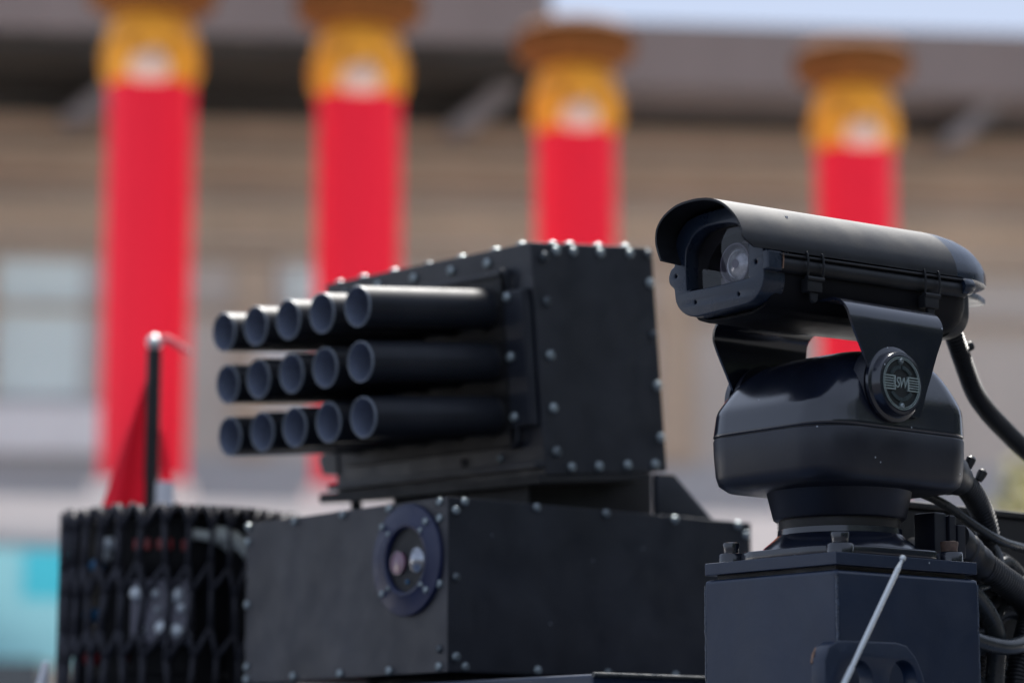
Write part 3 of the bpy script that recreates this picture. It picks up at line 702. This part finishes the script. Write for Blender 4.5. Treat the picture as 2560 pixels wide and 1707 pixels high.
fme = plate(fo, [hole] + sh_holes, .036, .0018, origin=(-.184,0,0), ux=(0,1,0), uy=(0,0,1))
ff = part('front_frame', fme, 'frame', cc)
for (y, z) in ((-.0655,1.4725),(.0735,1.4755),(.0395,1.4385),(-.0355,1.4380)):
    part('recessed_screw', MB().lathe((-.1905,y,z), (-1,0,0), [(.0042,0),(.0042,.0065),(.0022,.0060),(.0018,.003)], 12), 'brass', ff)
part('corner_block', MB().box((-.2035, -.0885, 1.4605), (-.1795, -.0768, 1.4850)), 'frame', ff, bevel=.003, seg=3)
part('worn_edge', MB().tube([(-.1790,-.0888,1.4825),(-.1788,-.0890,1.474),(-.1795,-.0885,1.4640)], .0008, 6), 'rust', ff)
# inside: liner, dark hood ring, lens; glass pane in front
part('liner', MB().box((-.150, -.066, 1.440), (-.147, .066, 1.535)), 'liner', cc)
hood = MB(); n = 24
part('hood', MB().prism([(.0572,1.452),(.0572,1.505),(.046,1.522),(.024,1.5305),(-.03,1.5305),(-.03,1.521),(.008,1.516),(.024,1.506),(.034,1.494),(.0405,1.478),(.048,1.476),(.048,1.452)], 'x', -.181, -.150), 'shield_in', cc, label='black curved light hood behind the glass')
lz = part('lens', MB().lathe((-.152, -.0080, 1.4818), (-1,0,0), [(.0262,-.02),(.0262,.026),(.0250,.029),(.0232,.0290),(.0226,.022),(.0005,.020)], 36), 'grey_part', cc, label='round lens behind the front glass')
part('lens_glass', MB().lathe((-.152-.0205, -.0080, 1.4818), (-1,0,0), [(.0224,0),(.0215,.0016),(.0175,.0040),(.0165,.0034),(.011,.0060),(.0005,.0078)], 32), 'lens_pale', lz)
part('iris', MB().lathe((-.152-.0268, -.0080, 1.4818), (-1,0,0), [(.0058,0),(.0056,.0012),(.0005,.0016)], 20), 'grey_part', lz)
part('glass_pane', MB().prism(hole, 'x', -.1872, -.1848), 'pane', cc)
# sun shield: one bent sheet
near0 = [(-.0890,1.4845),(-.0885,1.494),(-.0850,1.5055),(-.0765,1.5200),(-.0640,1.5330),(-.0480,1.5440),(-.030,1.5510),(-.010,1.5545),(.010,1.5550),(.028,1.5535),(.044,1.5485),(.0575,1.5400),(.066,1.5280),(.0670,1.512),(.0625,1.4985),(.0580,1.4880)]
tab0 = [-.226,-.2425,-.2430,-.2425,-.2420,-.2410,-.2405,-.240,-.240,-.240,-.2400,-.2405,-.2410,-.2415,-.2420,-.2420]
sp_ = spline([(y, z, x) for (y, z), x in zip(near0, tab0)], 4)
near = [(p.x, p.y) for p in sp_]; tab = [p.z for p in sp_]
def shield_x0(i, y, z): return tab[i]
def shield_mesh(th):
    P = [Vector(p) for p in near]; rings = []; NX = 10
    ctr = Vector((-.01, 1.49))
    for i, p in enumerate(P):
        d = (P[min(i+1, len(P)-1)] - P[max(i-1, 0)]).normalized(); nrm = Vector((-d.y, d.x))
        if nrm.dot(p - ctr) < 0: nrm = -nrm
        x0 = shield_x0(i, *p); x1 = .128
        q = p - nrm*th
        # behind the front frame the sheet widens on the far side
        def W(pt, t):
            y = pt.x + (.012*min(1, max(0, (t-.0)/.15)) if pt.x > 0.02 else 0) * min(1, (pt.x)/.06 if pt.x > 0 else 0)
            return (y, pt.y)
        ro = []; ri = []
        for k in range(NX+1):
            t = k/NX; x = x0 + (x1-x0)*t
            a = W(p, t); b = W(q, t); ro.append((x, a[0], a[1])); ri.append((x, b[0], b[1]))
        rings.append(ro + ri[::-1])
    return MB().loft(rings)
def sub_profile(n):
    return n
part('sun_shield', tilt(shield_mesh(.0028)), 'shield', cc, smooth=35)
# closed rounded tail of the shield
def tail(t):
    # t 0..1 from shield end to the tip
    a = t*pi/2; x = .128 + .114*sin(a); k = max(.06, cos(a)); zc = 1.500; kz = k**.85
    return [(x, -.009 + (y+.009)*k*1.0 + (.012*k if y > .02 else 0)*min(1, max(0, y)/.06), zc + (z-zc)*(.12 + .88*kz) if z > zc else zc + (z-zc)) for y, z in near]
rings = [tail(t) for t in (0, .12, .25, .4, .55, .7, .82, .9, .96, 1)]
part('tail_cap', tilt(MB().loft(rings)), 'frame', cc, smooth=60)
part('tail_fin', tilt(MB().prism([(.165,-.052),(.235,-.030),(.272,-.010),(.272,.010),(.235,.030),(.165,.050)], 'z', 1.4725, 1.4815)), 'frame', cc, bevel=.002)
part('rear_plate', tilt(MB().loft([[(x, y*k, 1.455 + (z)*k) for y, z in rrect(.068,.040,.03,8)] for x, k in ((.150,1),(.172,.98),(.180,.9),(.196,.55),(.199,.5))])), 'shield', cc)
# two wire latches on the near side
def latch(x):
    lt_ = part('latch', tilt(MB().box((x-.013, -.0905, 1.4395), (x+.012, -.0775, 1.4555))), 'shield', cc, bevel=.002)
    for dx in (-.013, .013):
        w = spline([(x+dx*.95,-.0885,1.452),(x+dx,-.0915,1.466),(x+dx,-.0912,1.480),(x+dx,-.0895,1.4865),(x+dx,-.0868,1.4862),(x+dx,-.0862,1.4825)], 6)
        part('latch_wire', tilt(MB().tube(w, .0014, 8)), 'shield', lt_)
    part('latch_tongue', tilt(MB().prism([(x-.006,1.441),(x+.008,1.441),(x+.006,1.430),(x+.001,1.4265),(x-.004,1.430)], 'y', -.0875, -.0825)), 'shield', lt_, bevel=.0015)
    part('latch_roller', tilt(MB().tube([(x-.0145,-.0895,1.4555),(x+.0135,-.0895,1.4555)], .0034, 10)), 'shield', lt_)
latch(-.127); latch(.079)

# ================================================================== ANTENNA
an = thing('antenna', 'thin bright telescopic antenna rod slanting up in front of the pedestal', 'antenna', base=(-.327, -.2, .8))
p0 = Vector((-.327, -.2, .80)); p1 = Vector((-.1055, -.2, 1.1190)); dv = (p1-p0)
part('rod', MB().tube([p0, p0+dv*.60], .0038, 12), 'chrome', an)
part('rod', MB().tube([p0+dv*.60, p0+dv*.955], .0031, 12), 'chrome', an)
part('rod_tip', MB().lathe(p0+dv*.955, dv, [(.0033,0),(.0034,.0005),(.0030,.002),(.0017,.0125),(.0017,.014)], 12), 'chrome', an)
part('ball_end', MB().lathe(p1-dv.normalized()*.0045, dv, [(.0012,0),(.0032,.0012),(.0038,.0035),(.0032,.0058),(.001,.0068)], 14), 'chrome', an)
part('antenna_foot', MB().lathe((-.327,-.2,.797), (0,0,1), [(.02,0),(.018,.012),(.008,.02)], 16), 'paint_dark', an)

# ================================================================== CABLES
def ribbed(pts, r, pitch, amp=.10):
    P = spline(pts, 14); ln = sum((b-a).length for a, b in zip(P, P[1:])); n = int(ln/pitch*4)
    # resample by length
    Q = []; cum = [0]
    for a, b in zip(P, P[1:]): cum.append(cum[-1] + (b-a).length)
    j = 0
    for k in range(n+1):
        d = ln*k/n
        while j < len(P)-2 and cum[j+1] < d: j += 1
        t = (d-cum[j])/max(1e-9, cum[j+1]-cum[j]); Q.append(P[j].lerp(P[j+1], min(1, t)))
    return MB().tube(Q, lambda t: r*(1 + (amp if (round(t*n) % 4) in (1, 2) else -amp)), 14)
h1 = thing('camera_conduit', 'ribbed black conduit curving down from the rear of the camera housing', 'conduit', base=(.24, .03, 1.46))
part('conduit', ribbed([(.226,.013,1.466),(.236,.015,1.444),(.246,.018,1.431),(.265,.025,1.411),(.303,.04,1.3764),(.3405,.05,1.3542),(.380,.06,1.338),(.4416,.075,1.3153),(.5255,.09,1.2857),(.60,.11,1.235),(.65,.13,1.16),(.66,.15,1.06)], .0116, .0044, .12), 'rubber', h1)
part('gland', MB().lathe((.208,.012,1.490), (.36,.03,-1), [(.012,0),(.026,.005),(.027,.020),(.022,.026),(.016,.034),(.0165,.046),(.0125,.050)], 18), 'rubber', h1)
part('clamp_knob', MB().lathe((.262,.018,1.428), (1,-.4,.5), [(.004,0),(.0065,.004),(.0065,.010),(.004,.012)], 10), 'rubber', h1)
h2 = thing('head_conduit', 'thick ribbed conduit leaving the lower rear of the pan and tilt head', 'conduit', base=(.12, -.04, 1.26))
part('gland', MB().lathe((.108,-.05,1.262), (1,.25,-.22), [(.030,0),(.030,.012),(.026,.014),(.026,.034),(.0235,.036),(.0235,.042),(.0265,.044),(.0265,.062),(.021,.070),(.020,.085)], 22), 'rubber', h2)
part('gland_plate', MB().box((.112,-.078,1.262), (.128,-.024,1.306)), 'gloss', h2, bevel=.002)
part('conduit', ribbed([(.178,-.033,1.246),(.215,-.022,1.236),(.25,-.01,1.214),(.275,.0,1.18),(.285,.01,1.13),(.28,.02,1.07),(.27,.03,1.0),(.26,.04,.93)], .0145, .0055, .09), 'rubber', h2)
for q, nrm in (((.196,-.040,1.264),(.3,-.3,1)), ((.222,-.035,1.250),(.5,-.3,1))):
    part('clamp_knob', MB().lathe(q, nrm, [(.005,-.004),(.0065,.004),(.0065,.009),(.003,.012)], 10), 'rubber', h2)
h3 = thing('thin_cable', 'thin dark cable sagging from under the head towards the right edge', 'cable', base=(.1, .02, 1.23))
part('cable_sheath', MB().tube(spline([(.055,.02,1.250),(.13,.0,1.232),(.18,-.01,1.216),(.235,-.015,1.190),(.29,-.01,1.174),(.36,.01,1.170),(.45,.05,1.168)]), .0062, 10), 'cable', h3)
h4 = thing('pedestal_connector', 'ribbed plug and cable fixed to the rear corner of the flange', 'connector', base=(.125, -.06, 1.131))
part('terminal_block', MB().box((.100,-.066,1.1455), (.122,-.030,1.196)), 'gloss_low', h4, bevel=.003)
part('terminal_fin', MB().box((.123,-.070,1.150), (.135,-.034,1.193)), 'gloss_low', h4, bevel=.002)
part('terminal_plate', MB().box((.136,-.072,1.140), (.150,-.032,1.182)), 'gloss_low', h4, bevel=.002)
part('plug', MB().lathe((.150,-.052,1.166), (1,.22,-.42), [(.0215,0),(.0225,.004),(.0225,.016),(.0205,.018),(.0205,.026),(.0225,.028),(.0225,.040),(.020,.042),(.020,.054),(.0215,.056),(.0215,.070),(.016,.076),(.016,.09)], 22), 'rubber', h4)
part('conduit', ribbed([(.222,-.036,1.138),(.26,-.028,1.126),(.31,-.015,1.112),(.37,.0,1.09),(.44,.02,1.05)], .0175, .006, .08), 'rubber', h4)
eq = thing('equipment_case', 'black equipment case half hidden behind the pedestal at the right', 'case', base=(.6, .23, 1.005))
part('case_body', MB().box((.17, .10, 1.0), (.95, .28, 1.222)), 'paint_dark', eq, bevel=.004)
part('case_lid', MB().box((.165, .095, 1.2225), (.955, .285, 1.232)), 'paint_dark', eq, bevel=.003)
h5 = thing('cable_loop', 'thick dark cable arching over and down beside the right face of the pedestal', 'cable', base=(.2, -.05, 1.0), group='cable loops beside the pedestal')
part('cable_sheath', MB().tube(spline([(.06,-.02,1.10),(.15,-.03,1.118),(.195,-.03,1.108),(.235,-.025,1.085),(.262,-.02,1.05),(.270,-.01,1.00),(.27,0,.90)]), .0125, 14), 'cable', h5)
h6 = thing('cable_loop', 'thin light edged cable curling upward beside the pedestal', 'cable', base=(.2, -.03, 1.0), group='cable loops beside the pedestal')
part('cable_sheath', MB().tube(spline([(.10,-.02,1.085),(.175,-.03,1.104),(.215,-.03,1.108),(.25,-.025,1.118),(.275,-.02,1.140),(.278,-.01,1.165),(.262,.0,1.185)]), .0048, 10), 'cable', h6)
h7 = thing('cable_loop', 'pale grey cable sagging in a wide curve low beside the pedestal', 'cable', base=(.25, -.05, .95), group='cable loops beside the pedestal')
part('cable_sheath', MB().tube(spline([(.06,-.04,1.065),(.15,-.05,1.050),(.21,-.05,1.038),(.265,-.045,1.037),(.33,-.03,1.055),(.40,-.01,1.10)]), .0105, 12), 'cable', h7)
h9 = thing('ribbed_hose', 'ribbed black hose looping down behind the flange plug at the right edge', 'hose', base=(.3, .02, 1.0), group='ribbed hoses at the right edge')
part('hose_wall', ribbed([(.19,.06,1.165),(.25,.05,1.150),(.32,.05,1.160),(.39,.06,1.145),(.46,.08,1.10)], .0135, .0052, .10), 'rubber', h9)
part('hose_collar', MB().lathe((.325,.05,1.1595), (1,.1,-.15), [(.0165,-.012),(.0175,-.008),(.0175,.008),(.0165,.012)], 18), 'gloss_low', h9)
h10 = thing('ribbed_hose', 'ribbed black hose rising steeply at the right edge beside the cable loops', 'hose', base=(.34, -.02, .9), group='ribbed hoses at the right edge')
part('hose_wall', ribbed([(.30,-.02,.93),(.305,-.015,1.00),(.33,-.01,1.06),(.37,.0,1.11),(.42,.01,1.15),(.48,.03,1.17)], .0120, .0050, .10), 'rubber', h10)
h8 = thing('cable_bundle', 'tangle of dark crossing cables behind the cable loops at the right edge', 'cable bundle', base=(.3, .05, 1.0))
rr = random.Random(11)
for k in range(9):
    z0 = .99 + .017*k; y0 = .0 + .010*(k % 5)
    p = [(.10, y0, z0)]
    for j in range(1, 6): p.append((.10 + .075*j, y0 + rr.uniform(-.02,.03), z0 + rr.uniform(-.05,.045)))
    part('cable_sheath', MB().tube(spline(p, 8), rr.choice((.006,.008,.010)), 10), 'cable' if k % 3 else 'rubber', h8)

# ================================================================== MESH GUARD WITH SEARCHLIGHT
GC = Vector((.030, 1.553, 0)); GR = .195; GZ0, GZ1 = 1.006, 1.316
gd = thing('mesh_guard', 'round black expanded metal guard beside the turret box', 'guard', base=(GC.x, GC.y, GZ0))
NS = 34; CH = .088
def gp(a, z, r=GR): return (GC.x + r*cos(a), GC.y + r*sin(a), z)
mb = MB(); rows = int((GZ1-GZ0)/CH*2)+2
def strand(a0, z0, a1, z1, w=.0056, d=.011):
    """flat strip on edge: deep radially, thin along the wall"""
    P0, P1 = Vector(gp(a0, z0)), Vector(gp(a1, z1)); am = (a0+a1)/2
    rad = Vector((cos(am), sin(am), 0)); ln = (P1-P0).normalized(); sd = rad.cross(ln).normalized()
    tw = (rad*.85 + sd*.5).normalized(); s2 = tw.cross(ln).normalized()
    vs = []
    for P in (P0 - ln*.001, P1 + ln*.001):
        vs += [P + s2*w/2 + tw*d/2, P - s2*w/2 + tw*d/2, P - s2*w/2 - tw*d/2, P + s2*w/2 - tw*d/2]
    mb.add(vs, [(0,1,5,4),(1,2,6,5),(2,3,7,6),(3,0,4,7),(3,2,1,0),(4,5,6,7)])
da = 2*pi/NS; stemh = CH*.70
z = GZ0; row = 0
lean = .32
rg = random.Random(5)
def jit(i, r): 
    q = random.Random((i % NS)*977 + r*31 + 5); return q.uniform(-.13, .13)*da, q.uniform(-.0055, .0055), q.uniform(-.004, .003)
def node(i, r, up):
    # joint i of row r; the wall is a little dented and the cells lean
    ja, jz, jr = jit(i, r*2 + up); a = (i + .5*(r % 2) + lean*r + .08*up)*da + ja + .10*da*sin(3*i*da + r)
    return a, GZ0 + r*(stemh + CH*.5) + up*stemh + jz, jr
rows = int((GZ1 - GZ0)/(stemh + CH*.5)) + 1
for r in range(rows):
    for i in range(NS):
        a, z0, _ = node(i, r, 0); b, z1, _ = node(i, r, 1)
        if z0 > GZ1 - .008: continue
        top = GZ1 - .004 + rg.uniform(-.003, .003); strand(a, max(z0, GZ0), b, min(z1, top))
        if z1 < GZ1 - .012:
            for di in (0, 1) if r % 2 else (-1, 0):
                c, z2, _ = node(i + di, r + 1, 0); k_ = min(1, (top - z1)/max(.001, z2 - z1)); cc_ = c - (2*pi if c - b > pi else 0) + (2*pi if b - c > pi else 0)
                # step between rows keeps the lean
                strand(b, z1, b + (cc_ - b)*k_, z1 + (z2 - z1)*k_)
part('expanded_mesh', mb, 'mesh', gd, smooth=0)
part('mesh_lid', MB().lathe((GC.x, GC.y, GZ1-.007), (0,0,1), [(GR-.008,0),(GR-.008,.004)], 40), 'mesh', gd)
for z0, z1 in ((GZ1-.013, GZ1-.009), (GZ0, GZ0+.010)):
    n = 64
    rings = [[(GC.x + r*cos(2*pi*i/n), GC.y + r*sin(2*pi*i/n), zz) for i in range(n)] for r, zz in ((GR-.007,z0),(GR-.007,z1),(GR-.012,z1),(GR-.012,z0),(GR-.007,z0))]
    part('rim', MB().loft(rings, False, False), 'paint_dark', gd)
for a in (radians(178), radians(268), radians(88), radians(358)):
    part('post', MB().box((-.006,-.010,GZ0), (.006,.010,GZ1-.0085)), 'paint_dark', gd, Matrix.Translation((GC.x, GC.y, 0)) @ Matrix.Rotation(a, 4, 'Z') @ Matrix.Translation((GR-.012, 0, 0)))

sl = thing('searchlight', 'dark drum shaped searchlight with shiny studs and red bands inside the mesh guard', 'searchlight', base=(GC.x, GC.y, GZ0))
cx_, cy_ = GC.x, GC.y
part('drum', MB().lathe((cx_, cy_, GZ0), (0,0,1), [(.168,0),(.168,.03),(.158,.04),(.156,.19),(.164,.20),(.166,.225),(.166,.288),(.05,.296)], 36), 'drum', sl)
def on_drum(a, r): return (cx_ + r*cos(a), cy_ + r*sin(a))
for a, z, w in ((radians(216),1.252,.030),(radians(229),1.252,.026),(radians(241),1.250,.016),(radians(206),1.075,.012)):
    x, y = on_drum(a, .162)
    part('red_reflector', MB().box((-.004,-w/2,-.009), (.008,w/2,.009)), 'red_lens', sl, Matrix.Translation((x,y,z)) @ Matrix.Rotation(a,4,'Z'), bevel=.002)
hd = part('lamp_head', MB().box((-.02,-.050,-.055), (.030,.050,.050)), 'grey_part', sl, Matrix.Translation((*on_drum(radians(228), .148), 1.145)) @ Matrix.Rotation(radians(228),4,'Z'), bevel=.008)
for k, (dy, dz) in enumerate([(-.035,.026),(-.008,.026),(.02,.024),(.036,.026),(-.03,-.032),(.0,-.030),(.032,-.034),(-.004,.0),(.03,.002)]):
    fr = Matrix.Translation((*on_drum(radians(228), .148), 1.145)) @ Matrix.Rotation(radians(228),4,'Z')
    q_ = (1.15,.7,1.3,.6,.8,1.25,1.1,.5,.75)[k]; part('stud', MB().lathe((.030,dy + .004*((k*7) % 3 - 1),dz), (1,0,0), [(.011*q_,0),(.010*q_,.004),(.008*q_,.010),(.001,.013)], 16), 'chrome', hd, fr)
for a, z, m in ((radians(192),1.235,'chrome'),(radians(186),1.22,'led'),(radians(182),1.14,'led'),(radians(180),1.07,'red_lens'),(radians(196),1.255,'chrome')):
    x, y = on_drum(a, .178)
    part('side_lamp', MB().lathe((x-.03*cos(a), y-.03*sin(a), z), (cos(a), sin(a), 0), [(.011,0),(.011,.03),(.007,.036),(.001,.038)], 14), m, sl)
def on_wall(deg, z, r=.181): return (cx_ + r*cos(radians(deg)), cy_ + r*sin(radians(deg)), z)
part('cable_coil', MB().tube(spline([on_wall(254,1.268),on_wall(264,1.262),on_wall(273,1.242),on_wall(279,1.215),on_wall(282,1.185)]), .016, 10), 'white_cable', sl)
part('cable_coil', MB().tube(spline([on_wall(244,1.268,.178),on_wall(256,1.262,.178),on_wall(266,1.245,.178),on_wall(272,1.225,.178)]), .009, 10), 'white_cable', sl)
part('white_tab', MB().box((cx_+.05,cy_-.186,1.045), (cx_+.085,cy_-.172,1.085)), 'white_cable', sl, bevel=.003)

# white stay beside the guard
ws = thing('white_stay', 'white slanted stay at the lower left corner beside the mesh guard', 'stay', base=(-.21, 1.59, .797))
part('stay_plate', MB().prism([(-.196,.797),(-.275,.797),(-.200,1.066),(-.195,1.066)], 'y', 1.585, 1.60), 'white_paint', ws, bevel=.002)

# ================================================================== FLAG
fg = thing('flag', 'small furled red flag on a black ball topped pole behind the mesh guard', 'flag', base=(.155, 1.855, 1.005))
px_, py_ = .156, 1.8545
part('pole', MB().lathe((px_, py_, 1.005), (0,0,1), [(.0120,0),(.0120,.40),(.0135,.41),(.0135,.645)], 14), 'paint_dark', fg)
part('ball_top', MB().lathe((px_, py_, 1.650), (0,0,1), [(.006,0),(.012,.005),(.0145,.014),(.010,.023),(.001,.028)], 16), 'chrome', fg)
part('ribbon', MB().tube(spline([(px_+.004,py_-.004,1.668),(px_+.022,py_-.018,1.667),(px_+.036,py_-.028,1.655),(px_+.05,py_-.040,1.645)]), lambda t: .008*(1-.45*t), 8), 'ribbon', fg)
fm = MB(); NU, NV = 14, 22; grid = []
D = Vector((-.064, .053, 0)).normalized()       # spread direction of the cloth, away from the pole
for j in range(NV+1):
    v = j/NV; z = 1.60 - v*.255; row_ = []
    for i in range(NU+1):
        u = i/NU; wid = .008 + .088*v**.95
        fold = .012*v*sin(u*9.5 + v*2) * (.3+u)
        p = Vector((px_, py_, z)) + D*(wid*u + .004) + Vector((-.6,-.8,0))*fold
        row_.append((p.x, p.y, z - .012*u*v))
    grid.append(row_)
for j in range(NV):
    for i in range(NU):
        fm.add([grid[j][i], grid[j][i+1], grid[j+1][i+1], grid[j+1][i]], [(0,1,2,3)])
fme = bpy.data.meshes.new('cloth'); fme.from_pydata(fm.v, [], fm.f)
bm = bmesh.new(); bm.from_mesh(fme); bmesh.ops.remove_doubles(bm, verts=bm.verts, dist=1e-6); bm.to_mesh(fme); bm.free()
for p in fme.polygons: p.use_smooth = True
cl = part('cloth', fme, 'flag', fg); sm = cl.modifiers.new('thick', 'SOLIDIFY'); sm.thickness = .0012
part('cloth', MB().prism([(px_+.012,1.50),(px_+.016,1.50),(px_+.042,1.38),(px_+.012,1.37)], 'y', py_-.012, py_-.009), 'flag', fg)
part('white_sleeve', MB().lathe((px_+.019, py_-.016, 1.335), (0,0,1), [(.018,0),(.018,.072)], 14), 'white_paint', fg)
